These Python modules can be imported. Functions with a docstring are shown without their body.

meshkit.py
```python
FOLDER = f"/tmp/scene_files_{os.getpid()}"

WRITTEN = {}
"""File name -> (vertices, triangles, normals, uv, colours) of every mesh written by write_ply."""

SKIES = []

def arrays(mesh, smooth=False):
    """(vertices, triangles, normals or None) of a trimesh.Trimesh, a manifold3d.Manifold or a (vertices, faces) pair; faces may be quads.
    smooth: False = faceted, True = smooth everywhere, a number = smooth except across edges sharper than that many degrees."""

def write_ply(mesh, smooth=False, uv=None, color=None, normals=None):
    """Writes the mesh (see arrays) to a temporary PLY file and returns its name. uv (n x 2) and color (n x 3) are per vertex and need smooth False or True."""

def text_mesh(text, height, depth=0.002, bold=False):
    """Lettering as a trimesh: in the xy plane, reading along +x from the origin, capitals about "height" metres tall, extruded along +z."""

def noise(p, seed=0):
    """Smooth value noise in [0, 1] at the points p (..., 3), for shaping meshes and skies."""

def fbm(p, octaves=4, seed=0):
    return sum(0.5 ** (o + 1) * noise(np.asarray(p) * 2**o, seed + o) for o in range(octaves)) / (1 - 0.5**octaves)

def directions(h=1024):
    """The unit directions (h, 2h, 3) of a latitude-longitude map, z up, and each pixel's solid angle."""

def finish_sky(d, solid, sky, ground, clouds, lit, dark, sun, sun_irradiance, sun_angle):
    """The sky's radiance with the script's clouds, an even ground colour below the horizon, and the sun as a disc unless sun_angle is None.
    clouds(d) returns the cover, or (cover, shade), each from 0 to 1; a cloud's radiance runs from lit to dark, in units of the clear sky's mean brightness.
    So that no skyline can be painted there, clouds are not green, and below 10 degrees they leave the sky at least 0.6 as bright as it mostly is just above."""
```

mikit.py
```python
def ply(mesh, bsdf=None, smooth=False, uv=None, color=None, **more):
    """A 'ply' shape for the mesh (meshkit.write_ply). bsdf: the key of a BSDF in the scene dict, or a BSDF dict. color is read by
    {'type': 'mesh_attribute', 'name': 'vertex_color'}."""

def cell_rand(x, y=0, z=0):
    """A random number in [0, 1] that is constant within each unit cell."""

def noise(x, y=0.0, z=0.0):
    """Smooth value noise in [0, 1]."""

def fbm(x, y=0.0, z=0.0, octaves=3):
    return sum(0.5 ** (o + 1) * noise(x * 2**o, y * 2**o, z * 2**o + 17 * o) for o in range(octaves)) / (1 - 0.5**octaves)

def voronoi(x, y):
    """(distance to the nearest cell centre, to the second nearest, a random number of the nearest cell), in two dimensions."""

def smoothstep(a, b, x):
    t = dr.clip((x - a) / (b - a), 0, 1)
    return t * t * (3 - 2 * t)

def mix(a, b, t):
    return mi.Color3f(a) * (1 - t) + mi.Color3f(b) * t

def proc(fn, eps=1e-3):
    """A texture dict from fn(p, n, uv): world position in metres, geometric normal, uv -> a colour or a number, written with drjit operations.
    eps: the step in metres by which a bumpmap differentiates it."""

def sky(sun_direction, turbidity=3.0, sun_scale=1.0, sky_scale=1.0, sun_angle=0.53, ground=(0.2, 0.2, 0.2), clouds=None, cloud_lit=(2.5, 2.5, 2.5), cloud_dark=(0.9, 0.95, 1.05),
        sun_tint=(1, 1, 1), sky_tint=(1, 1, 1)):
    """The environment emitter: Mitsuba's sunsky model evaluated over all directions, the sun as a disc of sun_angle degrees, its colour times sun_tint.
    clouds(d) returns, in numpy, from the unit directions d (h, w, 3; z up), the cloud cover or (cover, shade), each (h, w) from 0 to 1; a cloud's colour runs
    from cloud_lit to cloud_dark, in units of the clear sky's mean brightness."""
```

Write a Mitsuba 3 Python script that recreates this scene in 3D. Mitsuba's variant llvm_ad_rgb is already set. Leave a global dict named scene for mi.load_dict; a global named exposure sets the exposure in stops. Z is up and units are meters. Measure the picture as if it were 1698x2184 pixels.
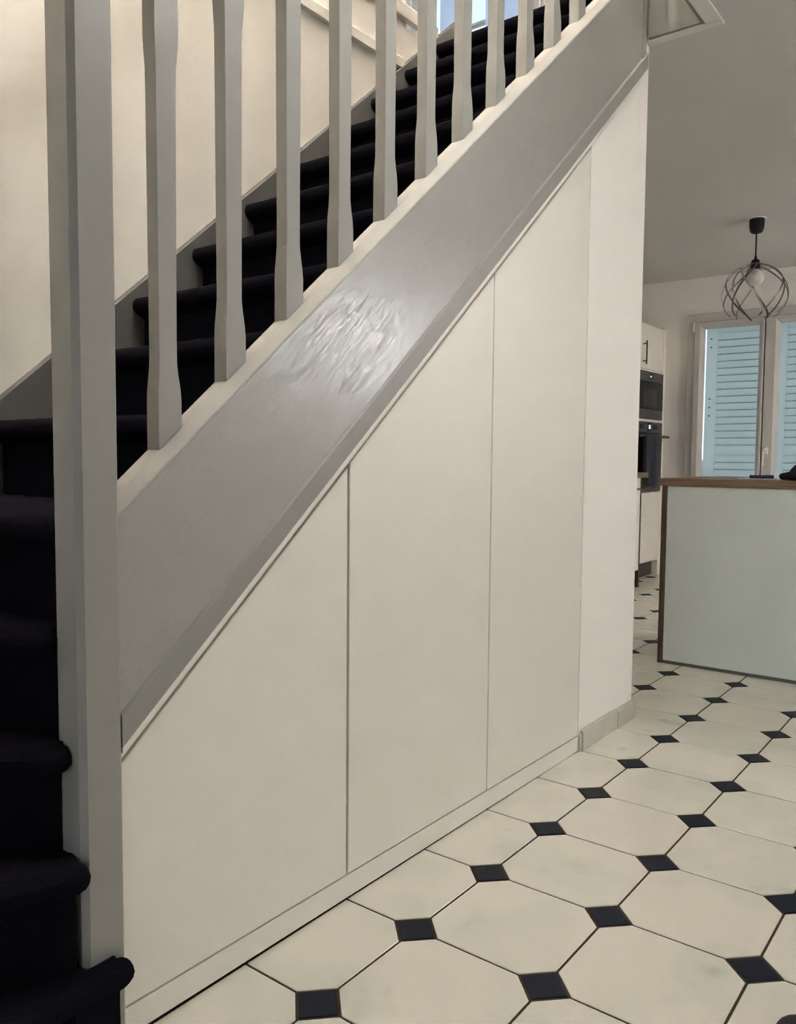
import math, random
import numpy as np
import trimesh
import manifold3d as m3
import drjit as dr
import mitsuba as mi
import mikit, meshkit
from mikit import fbm, noise, smoothstep, mix, proc
from shapely.geometry import Polygon, box as sbox
from shapely import affinity

random.seed(7)
rng = np.random.default_rng(7)
T = mi.ScalarTransform4f
scene = {'type': 'scene'}
labels = {}
exposure = 4.0

# ---------------------------------------------------------------- camera, sky
RIGHT, DOWN, FWD = (np.array(v) for v in ([0.7939, 0.6080, 0.0080], [0.0469, -0.0481, -0.9977], [-0.6062, 0.7925, -0.0667]))
FWD = FWD / np.linalg.norm(FWD)
EYE = np.array([0.9764, -1.0489, 0.9913])
FPX, W, H = 1748.96, 1698, 2184
scene['camera'] = {'type': 'perspective', 'fov_axis': 'x', 'fov': 2 * math.degrees(math.atan(W / 2 / FPX)), 'near_clip': 0.01, 'far_clip': 200.0,
                   'to_world': T().look_at(origin=EYE.tolist(), target=(EYE + FWD).tolist(), up=(-DOWN).tolist())}
scene['sky'] = mikit.sky([0.3, -0.5, 0.6], turbidity=4.0, sun_scale=0.0, sky_scale=0.72, sky_tint=(0.92, 1.0, 1.0), ground=(0.25, 0.25, 0.25),
                         clouds=lambda d: (0.62 + 0.2 * meshkit.fbm(d * 3.0, 3), 0.5 * meshkit.fbm(d * 5.0 + 9, 3)), cloud_lit=(0.98, 1.12, 1.16), cloud_dark=(0.80, 0.93, 0.98))
LAMP_DINING, LAMP_HALL, ADDED_STAIR_LIGHT = (16.3, 15.9, 16.0), (7.5, 7.25, 6.85), (19.5, 18.5, 17.0)     # radiance of two lamps and of the added stair light

# ---------------------------------------------------------------- helpers
used = {}


def num(key):
    """key, key_001, key_002 ..."""
    n = used.get(key, 0)
    used[key] = n + 1
    return key if n == 0 else f'{key}_{n:03d}'


def add(key, mesh, mat, smooth=False, label=None, cat=None, group=None, kind=None, **more):
    key = num(key)
    scene[key] = mesh if isinstance(mesh, dict) else mikit.ply(mesh, mat, smooth=smooth, **more)
    tag(key, label, cat, group, kind)
    return key


def tag(key, label=None, cat=None, group=None, kind=None):
    d = {k: v for k, v in dict(label=label, category=cat, group=group, kind=kind).items() if v}
    if d:
        labels.setdefault(key, {}).update(d)
    return key


def thing(name, label, cat, group=None):
    return tag(num(name), label, cat, group)


def struct(key, mesh, mat, smooth=False):
    return add(key, mesh, mat, smooth, kind='structure')


def hull(pts):
    return trimesh.convex.convex_hull(np.asarray(pts, float))


def bx(x0, x1, y0, y1, z0, z1, c=0.0):
    """Box with its edges chamfered by c."""
    if c <= 0:
        m = trimesh.creation.box((x1 - x0, y1 - y0, z1 - z0))
        m.apply_translation(((x0 + x1) / 2, (y0 + y1) / 2, (z0 + z1) / 2))
        return m
    pts = []
    for i in (0, 1, 2):
        for sx in (0, 1):
            for sy in (0, 1):
                for sz in (0, 1):
                    s = [c, c, c]
                    s[i] = 0
                    pts.append([(x0 + s[0], x1 - s[0])[sx], (y0 + s[1], y1 - s[1])[sy], (z0 + s[2], z1 - s[2])[sz]])
    return hull(pts)


def cat(*ms):
    return trimesh.util.concatenate([m for m in ms])


def prism_x(poly, x0, x1):
    """Extrudes a (y, z) polygon along x."""
    m = trimesh.creation.extrude_polygon(poly if isinstance(poly, Polygon) else Polygon(poly), x1 - x0, engine='earcut')
    v = m.vertices
    return trimesh.Trimesh(np.c_[v[:, 2] + x0, v[:, 0], v[:, 1]], m.faces, process=False)


def prism_y(poly, y0, y1):
    """Extrudes an (x, z) polygon along y."""
    m = trimesh.creation.extrude_polygon(poly if isinstance(poly, Polygon) else Polygon(poly), y1 - y0, engine='earcut')
    v = m.vertices
    return trimesh.Trimesh(np.c_[v[:, 0], v[:, 2] + y0, v[:, 1]], m.faces[:, ::-1], process=False)


def prism_z(poly, z0, z1):
    m = trimesh.creation.extrude_polygon(poly if isinstance(poly, Polygon) else Polygon(poly), z1 - z0, engine='earcut')
    m.apply_translation((0, 0, z0))
    return m


def slab_x(poly, x0, x1, c):
    """Convex (y, z) panel along x with its edges chamfered by c on the x1 side."""
    P = Polygon(poly)
    q = np.array(P.exterior.coords)[:-1]
    s = np.array(P.buffer(-c, join_style=2).exterior.coords)[:-1]
    pts = [(x0, *a) for a in q] + [(x1 - c, *a) for a in q] + [(x1, *a) for a in s]
    return hull(pts)


def man(mesh):
    v, f, _ = meshkit.arrays(mesh)
    return m3.Manifold(m3.Mesh(np.asarray(v, np.float32), np.asarray(f, np.uint32)))


def mbox(x0, x1, y0, y1, z0, z1):
    return m3.Manifold.cube([x1 - x0, y1 - y0, z1 - z0]).translate([x0, y0, z0])


def rod(a, b, r, seg=20):
    s = m3.Manifold.sphere(r, seg)
    return m3.Manifold.batch_hull([s.translate(list(map(float, a))), s.translate(list(map(float, b)))])


def tube(path, r, sides=8, closed=False):
    p = np.asarray(path, float)
    t = np.gradient(p, axis=0)
    t /= np.linalg.norm(t, axis=1, keepdims=True)
    a = np.cross(t, np.where(np.abs(t[:, 2:]) < 0.9, [0, 0, 1.0], [1.0, 0, 0]))
    a /= np.linalg.norm(a, axis=1, keepdims=True)
    b = np.cross(t, a)
    ang = np.arange(sides) * 2 * np.pi / sides
    v = (p[:, None] + r * (np.cos(ang)[None, :, None] * a[:, None] + np.sin(ang)[None, :, None] * b[:, None])).reshape(-1, 3)
    n = len(p)
    f = []
    for i in range(n - 1):
        for j in range(sides):
            k = (j + 1) % sides
            f += [[i * sides + j, i * sides + k, (i + 1) * sides + k], [i * sides + j, (i + 1) * sides + k, (i + 1) * sides + j]]
    v = np.vstack([v, p[:1], p[-1:]])
    for j in range(sides):
        k = (j + 1) % sides
        f += [[n * sides, k, j], [n * sides + 1, (n - 1) * sides + j, (n - 1) * sides + k]]
    return trimesh.Trimesh(v, f, process=False)


def lathe(profile, n=32, at=(0, 0, 0)):
    m = trimesh.creation.revolve(np.asarray(profile, float), sections=n)
    m.apply_translation(at)
    return m


# ---------------------------------------------------------------- materials
def principled(color, rough=0.5, spec=0.5, **kw):
    base = {'type': 'rgb', 'value': list(color)} if not isinstance(color, dict) else color
    return {'type': 'twosided', 'bsdf': {'type': 'principled', 'base_color': base, 'roughness': rough, 'specular': spec, **kw}}


def bump(inner, fn, scale=1.0, eps=1e-3):
    core = inner['bsdf']
    return {'type': 'twosided', 'bsdf': {'type': 'bumpmap', 'arbitrary': proc(fn, eps), 'scale': scale, 'bsdf': core}}


def mottled(c, amount, freq):
    c = mi.Color3f(*c)
    def fn(p, n, uv):
        return c * (1 - amount + 2 * amount * fbm(p.x * freq, p.y * freq, p.z * freq, 3))
    return proc(fn)


def plaster_bump(p, n, uv):
    return 0.0006 * fbm(p.x * 130, p.y * 130, p.z * 130, 2)


scene['m_wall'] = bump(principled((0.80, 0.765, 0.70), 0.85, 0.2), plaster_bump)
scene['m_wall_hall'] = principled((0.42, 0.42, 0.41), 0.85, 0.2)
scene['m_wall_white'] = principled(mottled((0.86, 0.83, 0.80), 0.015, 3.0), 0.7, 0.3)
scene['m_ceiling'] = principled(mottled((0.495, 0.497, 0.483), 0.02, 2.0), 0.9, 0.1)
scene['m_trim_cream'] = principled((0.80, 0.76, 0.70), 0.45, 0.4)
scene['m_door'] = principled(mottled((0.745, 0.715, 0.66), 0.015, 2.5), 0.45, 0.35)
scene['m_strip'] = principled((0.80, 0.77, 0.72), 0.5, 0.4)
scene['m_architrave'] = principled((0.60, 0.595, 0.57), 0.6, 0.3)
scene['m_gap'] = principled((0.10, 0.085, 0.065), 0.9, 0.1)
SL = 0.857
GU = np.array([0, 1, SL]) / math.hypot(1, SL)


def grain_col(p, n, uv):
    u = p.y * GU[1] + p.z * GU[2]
    v = -p.y * GU[2] + p.z * GU[1]
    pore = smoothstep(0.66, 0.86, noise(u * 70, v * 520, 5.0)) * smoothstep(0.35, 0.65, fbm(u * 5, v * 16, 2.0))
    return mi.Color3f(*PAINT) * (0.97 + 0.06 * fbm(p.x * 4, p.y * 4, p.z * 4, 3)) * (1 - 0.06 * pore)


def grain(p, n, uv):
    u = p.y * GU[1] + p.z * GU[2]
    v = -p.y * GU[2] + p.z * GU[1]
    g = noise(u * 45, v * 420, p.x * 50) + 0.6 * noise(u * 20 + 7, v * 900, 3.0)
    return 0.0003 * smoothstep(0.55, 1.3, g)


PAINT = (0.240, 0.238, 0.223)
scene['m_paint'] = principled(mottled(PAINT, 0.03, 4.0), 0.45, 0.45)
scene['m_paint_grain'] = bump(principled(proc(grain_col), 0.29, 0.95), grain)
scene['m_paint_lit'] = principled(mottled((0.36, 0.35, 0.32), 0.03, 4.0), 0.6, 0.25)  # stringer paint made paler, putting the light on the cap into its colour
scene['m_paint_gloss'] = principled((0.13, 0.135, 0.125), 0.13, 0.75, clearcoat=0.4, clearcoat_gloss=0.95)
scene['m_paint_dark'] = principled(mottled((0.062, 0.061, 0.058), 0.03, 4.0), 0.6, 0.3)


def carpet_col(p, n, uv):
    return mi.Color3f(0.0052, 0.0050, 0.0074) * (0.6 + 0.8 * noise(p.x * 420, p.y * 420, p.z * 420)) * (0.8 + 0.4 * fbm(p.x * 9, p.y * 9, p.z * 9))


def carpet_bump(p, n, uv):
    return 0.0022 * noise(p.x * 380, p.y * 380, p.z * 380)


scene['m_carpet'] = bump(principled(proc(carpet_col), 0.95, 0.0, sheen=0.02), carpet_bump, eps=5e-4)


def tile_col(p, n, uv):
    a = fbm(p.x * 5.5, p.y * 5.5, 1.3, 3)
    b = fbm(p.x * 13 + 31, p.y * 13, 4.7, 3)
    c = mix((0.70, 0.66, 0.57), (0.64, 0.625, 0.54), smoothstep(0.42, 0.62, a))
    c = mix(c, (0.47, 0.47, 0.40), 0.9 * smoothstep(0.56, 0.76, 0.45 * a + 0.55 * b))
    return c


def tile_bump(p, n, uv):
    return 0.0012 * fbm(p.x * 22, p.y * 22, 0.0, 2)


scene['m_tile'] = bump(principled(proc(tile_col), 0.30, 0.5), tile_bump)
scene['m_inset'] = bump(principled(mottled((0.006, 0.009, 0.016), 0.15, 60), 0.4, 0.12), tile_bump)
scene['m_grout'] = principled(mottled((0.040, 0.029, 0.021), 0.2, 50), 0.95, 0.1)
scene['m_skirting'] = bump(principled(mottled((0.50, 0.485, 0.425), 0.08, 12), 0.35, 0.5), tile_bump)


def wood_fn(c0, c1, ax):
    def fn(p, n, uv):
        q = (p.y, p.z) if ax == 'x' else (p.x, p.y)
        l = p.x if ax == 'x' else p.z
        g = fbm(l * 6, q[0] * 120, q[1] * 120, 3)
        return mix(c0, c1, smoothstep(0.3, 0.7, g))
    return proc(fn)


scene['m_wood'] = principled(wood_fn((0.125, 0.075, 0.042), (0.20, 0.125, 0.072), 'x'), 0.4, 0.45)
scene['m_wood_v'] = principled(wood_fn((0.060, 0.036, 0.024), (0.095, 0.058, 0.038), 'z'), 0.5, 0.4)
scene['m_panel'] = principled((0.66, 0.71, 0.685), 0.38, 0.45)
scene['m_cabinet'] = principled((0.88, 0.83, 0.75), 0.4, 0.4)
scene['m_steel'] = principled((0.13, 0.127, 0.123), 0.42, 0.5, metallic=0.8)
scene['m_alu'] = principled((0.20, 0.18, 0.175), 0.28, 0.5, metallic=0.9)
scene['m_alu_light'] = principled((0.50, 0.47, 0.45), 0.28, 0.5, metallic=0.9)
scene['m_blackglass'] = principled((0.010, 0.010, 0.012), 0.16, 0.2)
scene['m_ovenwin'] = principled((0.028, 0.029, 0.031), 0.2, 0.2)
scene['m_black'] = principled((0.014, 0.013, 0.014), 0.5, 0.3)
scene['m_dark'] = principled((0.06, 0.055, 0.055), 0.6, 0.3)
scene['m_towel'] = bump(principled(mottled((0.040, 0.040, 0.052), 0.2, 60), 0.95, 0.1, sheen=0.2), carpet_bump, eps=5e-4)
scene['m_pvc'] = principled((0.60, 0.575, 0.545), 0.4, 0.45)
scene['m_pvc_white'] = principled((0.78, 0.76, 0.73), 0.35, 0.5)
scene['m_glass'] = {'type': 'thindielectric'}
scene['m_shutter'] = {'type': 'principledthin', 'base_color': {'type': 'rgb', 'value': [0.84, 0.89, 0.87]}, 'roughness': 0.5, 'diff_trans': 1.45, 'eta': 1.3}
scene['m_shadow_line'] = {'type': 'principledthin', 'base_color': {'type': 'rgb', 'value': [0.42, 0.52, 0.55]}, 'roughness': 0.6, 'diff_trans': 0.8, 'eta': 1.3}  # darker tone for the shadow lines between the slats
scene['m_backlit_panel'] = {'type': 'principledthin', 'base_color': {'type': 'rgb', 'value': [0.84, 0.87, 0.95]}, 'roughness': 0.6, 'diff_trans': 1.7, 'eta': 1.3}
scene['m_navy'] = principled((0.015, 0.014, 0.09), 0.35, 0.5)
scene['m_paper'] = principled((0.55, 0.55, 0.55), 0.6, 0.3)
scene['m_rubber'] = principled((0.012, 0.011, 0.013), 0.6, 0.18)
scene['m_cloth'] = principled(mottled((0.020, 0.019, 0.024), 0.3, 60), 0.9, 0.1, sheen=0.3)
scene['m_white'] = principled((0.82, 0.82, 0.82), 0.5, 0.4)
scene['m_frost'] = {'type': 'principled', 'base_color': {'type': 'rgb', 'value': [0.72, 0.70, 0.68]}, 'roughness': 0.25, 'specular': 0.5}

# ================================================================ SETTING
XD = -0.187            # face of the cupboard doors and of the wall strip beside them
XW = -1.045            # wall along the stairs
YB = 5.937             # window wall
ZC, ZU = 2.49, 2.68    # ceiling, upper floor
XR, YF = 4.3, -3.2     # right and rear walls
ZT = 5.15              # ceiling upstairs

struct('wall_left', cat(bx(XW - 0.12, XW, -1.45, 1.62, -0.05, ZT), bx(XW - 0.12, XW, -3.2, -1.45, ZU, ZT), bx(XW - 0.12, XW, 1.62, 1.96, -0.05, ZU - 0.005)), 'm_wall')
struct('wall_rear_stair', bx(XW - 0.12, XD - 0.17, -1.57, -1.45, -0.05, ZU), 'm_wall_hall')
struct('wall_middle', cat(bx(-2.27, XD, 1.875, 1.955, 0, ZC), bx(XD - 0.08, XD, 1.486, 1.875, 0, 2.10)), 'm_wall_white')
struct('wall_kitchen', bx(-2.27, -2.15, 1.955, YB, -0.05, ZC), 'm_wall_white')
# the window wall has an opening for the french window
WX0, WX1, WZ = -1.285, -0.127, 2.165
struct('wall_back', cat(bx(-2.27, WX0, YB, YB + 0.25, -0.05, ZC + 0.2), bx(WX1, XR + 0.1, YB, YB + 0.25, -0.05, ZC + 0.2), bx(WX0, WX1, YB, YB + 0.25, WZ, ZC + 0.2)), 'm_wall_white')
struct('wall_right', bx(XR, XR + 0.1, YF, YB, -0.05, ZC), 'm_wall_white')
# rear wall behind the camera with a wide glazed door
GX0, GX1, GZ = -0.25, 2.15, 2.15
struct('wall_front', cat(bx(XD - 0.05, GX0, YF - 0.2, YF, -0.05, ZC), bx(GX1, XR, YF - 0.2, YF, -0.05, ZC), bx(GX0, GX1, YF - 0.2, YF, GZ, ZC)), 'm_wall_hall')
struct('wall_hall', bx(XD - 0.17, XD - 0.05, YF - 0.2, -1.45, -0.05, ZC), 'm_wall_hall')
# ceiling with the stairwell opening
OX, OY0, OY1 = 0.030, -1.45, 1.905
ce = cat(bx(OX, XR, YF, YB, ZC, ZU), bx(-2.27, OX, OY1, YB, ZC, ZU), bx(XW - 0.12, OX, YF, OY0, ZC, ZU))
struct('ceiling', ce, 'm_ceiling')
struct('ceiling_upper', bx(-3.4, 2.2, -3.4, 3.6, ZT, ZT + 0.1), 'm_wall_white')
# architrave round the opening (flat moulding below the ceiling)
struct('trim_1', cat(bx(XD + 0.01, OX + 0.055, OY1 - 0.003, OY1 + 0.035, ZC - 0.009, ZC, 0.003), bx(OX, OX + 0.055, OY0, OY1 - 0.003, ZC - 0.009, ZC, 0.003)), 'm_architrave')
# glossy lining of the opening
struct('trim_2', bx(-0.166, OX - 0.012, OY1 - 0.018, OY1 - 0.002, ZC - 0.004, ZU + 0.06), 'm_paint_gloss')
struct('trim_3', bx(OX - 0.012, OX - 0.001, OY0, OY1 - 0.002, ZC - 0.004, ZU + 0.06), 'm_paint_gloss')
# horizontal mouldings on the stair wall
def moulding(z0, z1, y1, d=0.022):
    return prism_y([(XW - 0.004, z0), (XW + d, z0), (XW + d, z1 - 0.012), (XW + d - 0.008, z1), (XW - 0.004, z1)], -1.45, y1)
struct('trim_4', moulding(2.503, 2.549, 1.585), 'm_trim_cream')
struct('trim_5', moulding(2.698, 2.757, 1.81), 'm_trim_cream')

# upstairs landing
struct('floor_upper', cat(bx(-3.4, XW - 0.12, 1.62, 3.6, ZC + 0.02, ZU), bx(XW - 0.12, XD, 1.96, 3.6, ZC + 0.2, ZU), bx(XD, 2.2, 1.96, 3.6, ZU, ZU + 0.01), bx(OX + 0.01, 0.95, -3.2, 1.9, ZU + 0.0005, ZU + 0.01), bx(XW, OX + 0.01, -3.2, -1.57, ZU + 0.0005, ZU + 0.01)), 'm_carpet')
UX0, UX1, UZ0, UZ1 = -2.36, -1.46, 3.15, 4.85
YU = 3.4
struct('wall_upper_back', cat(bx(-3.4, UX0, YU, YU + 0.2, ZU, ZT), bx(UX1, 2.2, YU, YU + 0.2, ZU, ZT), bx(UX0, UX1, YU, YU + 0.2, ZU, UZ0), bx(UX0, UX1, YU, YU + 0.2, UZ1, ZT)), 'm_wall_white')
struct('wall_upper_side', cat(bx(-3.4, -3.2, 1.62, 1.75, ZU, ZT), bx(-3.4, -3.2, 3.3, YU, ZU, ZT), bx(-3.4, -3.2, 1.75, 3.3, ZU, 2.8), bx(-3.4, -3.2, 1.75, 3.3, 5.0, ZT)), 'm_wall_white')  # opening in this unseen wall added to throw daylight on the end wall
struct('wall_upper_near', bx(-3.4, XW - 0.12, 1.50, 1.62, ZU, ZT), 'm_wall_white')
struct('wall_upper_right', bx(0.95, 1.05, -3.4, YU, ZU, ZT), 'm_wall_white')
struct('wall_upper_front', bx(XW - 0.12, 0.95, -3.4, -3.2, ZU, ZT), 'm_wall_hall')
w3 = num('window_3')
tag(w3, kind='structure')
add(w3 + '__frame', cat(bx(UX0, UX0 + 0.05, YU + 0.02, YU + 0.08, UZ0, UZ1, 0.004), bx(UX1 - 0.04, UX1, YU + 0.02, YU + 0.08, UZ0, UZ1, 0.004),
    bx(UX0 + 0.05, UX1 - 0.04, YU + 0.02, YU + 0.08, UZ0, UZ0 + 0.06, 0.004), bx(UX0 + 0.05, UX1 - 0.04, YU + 0.02, YU + 0.08, UZ1 - 0.06, UZ1, 0.004)), 'm_pvc_white')
add(w3 + '__glazing_bar', bx(-1.985, -1.805, YU + 0.03, YU + 0.07, 3.675, 3.693, 0.003), 'm_pvc_white')
for a, b in ((UX0 + 0.05, -2.145), (-1.985, -1.805)):
    add(w3 + '__pane', bx(a, b, YU + 0.048, YU + 0.052, UZ0 + 0.06, UZ1 - 0.06), 'm_glass')
for a, b in ((-2.144, -1.986), (-1.804, UX1 - 0.041)):
    add(w3 + '__backlit_panel', bx(a, b, YU + 0.035, YU + 0.038, UZ0 + 0.06, UZ1 - 0.06), 'm_backlit_panel')  # translucent panels added where daylit wall and frame would look too dim
# white door beside it upstairs
d3 = num('door_2')
tag(d3, kind='structure')
add(d3 + '__frame', cat(bx(-1.47, -1.40, YU - 0.025, YU - 0.001, ZU, 4.75, 0.004), bx(-0.58, -0.51, YU - 0.025, YU - 0.001, ZU, 4.75, 0.004), bx(-1.47, -0.51, YU - 0.025, YU - 0.001, 4.75, 4.82, 0.004)), 'm_pvc_white')
add(d3 + '__leaf', bx(-1.395, -0.585, YU - 0.012, YU - 0.001, ZU + 0.01, 4.745, 0.003), 'm_pvc_white')

# ---------------------------------------------------------------- floor with octagonal tiles and dark insets
S, HD = 0.30, 0.0535
floor = struct('floor', bx(-2.27, XR + 0.1, YF - 0.2, YB + 0.25, -0.06, -0.0022), 'm_grout')


def tile_mesh(poly, bev=0.0012, h=0.0):
    P = Polygon(poly)
    q = np.array(P.exterior.coords)[:-1]
    s = np.array(P.buffer(-bev, join_style=2).exterior.coords)[:-1]
    if not P.exterior.is_ccw:
        q = q[::-1]
    if not Polygon(s).exterior.is_ccw:
        s = s[::-1]
    k = int(np.argmin(np.linalg.norm(s - q[0], axis=1)))
    s = np.roll(s, -k, axis=0)
    n = len(q)
    if len(s) != n:
        return prism_z(P, -0.006, h)
    v = np.vstack([np.c_[q, np.full(n, -0.006)], np.c_[q, np.full(n, h - 0.0014)], np.c_[s, np.full(n, h)]])
    f = []
    for a in (0, n):
        for i in range(n):
            j = (i + 1) % n
            f += [[a + i, a + j, a + n + j], [a + i, a + n + j, a + n + i]]
    f += [[2 * n, 2 * n + i, 2 * n + i + 1] for i in range(1, n - 1)]
    return trimesh.Trimesh(v, f, process=False)


def seen(pt, margin=60):
    d = np.asarray(pt, float) - EYE
    z = d @ FWD
    if z < 0.2:
        return False
    x, y = W / 2 + FPX * (d @ RIGHT) / z, H / 2 + FPX * (d @ DOWN) / z
    return -margin < x < W + margin and -margin < y < H + margin


room = sbox(-2.15, YF, XR, YB).difference(sbox(-3, -1.45, XD - 0.004, 1.49)).difference(sbox(-3, 1.4, XD, 1.955)).difference(sbox(-3, YF, XD - 0.05, -1.4))
hw = S / 2 - 0.0027
cut = HD + 0.0022 * 0.6
oct0 = [(hw, cut_) for cut_ in ()]
a_ = S / 2 - cut
oct_pts = [(hw, -a_), (hw, a_), (a_, hw), (-a_, hw), (-hw, a_), (-hw, -a_), (-a_, -hw), (a_, -hw)]
ih = HD - 0.0050
dia_pts = [(ih, 0), (0, ih), (-ih, 0), (0, -ih)]
far_tiles, far_insets, n_t = [], [], 0
order = sorted(((i, j) for i in range(-8, 15) for j in range(-11, 20)), key=lambda t: (t[0] * S - EYE[0]) ** 2 + (t[1] * S - EYE[1]) ** 2)
for i, j in order:
    for pts, off, mat, nm, far in ((oct_pts, 0.5, 'm_tile', 'tile', far_tiles), (dia_pts, 0.0, 'm_inset', 'inset', far_insets)):
        cx, cy = (i + off) * S, (j + off) * S
        P = affinity.translate(Polygon(pts), cx, cy)
        if not room.intersects(P):
            continue
        P = P.intersection(room)
        if P.is_empty or P.area < 1e-4 or P.geom_type != 'Polygon':
            continue
        dz = float(rng.uniform(-0.0004, 0.0004))
        me = tile_mesh(np.array(P.exterior.coords)[:-1], h=dz)
        vis = seen((cx, cy, 0), 130) and cy < 5.6
        if vis:
            add(f'floor__{nm}', me, mat)
        else:
            far.append(me)
add('floor__far_tile', cat(*far_tiles), 'm_tile', kind='stuff')
add('floor__far_inset', cat(*far_insets), 'm_inset', kind='stuff')

# tile skirting under the white wall strip
sk = struct('baseboard_middle', bx(XD + 0.0002, XD + 0.004, 1.50, 1.957, 0.001, 0.064), 'm_grout')


def skirt(y0, y1, h, x1=XD + 0.0125):
    return hull([(XD + 0.003, y, z) for y in (y0, y1) for z in (0.001, h)] + [(x1, y, z) for y in (y0, y1) for z in (0.001, h - 0.010)] + [(x1 - 0.004, y, h - 0.002) for y in (y0, y1)])


add(sk + '__skirting_tile', skirt(1.488, 1.498, 0.066, XD + 0.009), 'm_skirting', 25)
add(sk + '__skirting_tile', skirt(1.502, 1.796, 0.071), 'm_skirting', 25)
add(sk + '__skirting_tile', skirt(1.801, 1.968, 0.069), 'm_skirting', 25)

# ================================================================ STAIRCASE
stair = thing('staircase', 'straight flight with black carpeted treads, grey painted stringer and square balusters beside the cream wall', 'staircase')
XI, XO = -0.232, -0.172      # inner and outer face of the open-side stringer
ZP = 1.1575                  # top plane: z = ZP + SL*y
YN, YE = -0.284, 1.852


def band(k0, k1, y0, y1):
    """(y, z) parallelogram between two lines of the stair slope."""
    return [(y0, k0 + SL * y0), (y1, k0 + SL * y1), (y1, k1 + SL * y1), (y0, k1 + SL * y0)]


def slope_prism(prof, y0, y1):
    """Profile of (x, k), k measured from the slope line, carried up the slope from y0 to y1 with upright ends."""
    n = len(prof)
    v = [(x, y, k + SL * y) for y in (y0, y1) for x, k in prof]
    f = []
    for i in range(n):
        j = (i + 1) % n
        f += [[i, j, n + j], [i, n + j, n + i]]
    cap = trimesh.creation.triangulate_polygon(Polygon(prof), engine='earcut')
    c = np.asarray(cap[1])
    f += [list(t) for t in c] + [[n + t[2], n + t[1], n + t[0]] for t in c]
    m = trimesh.Trimesh(v, f, process=False)
    m.fix_normals()
    return m


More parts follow.
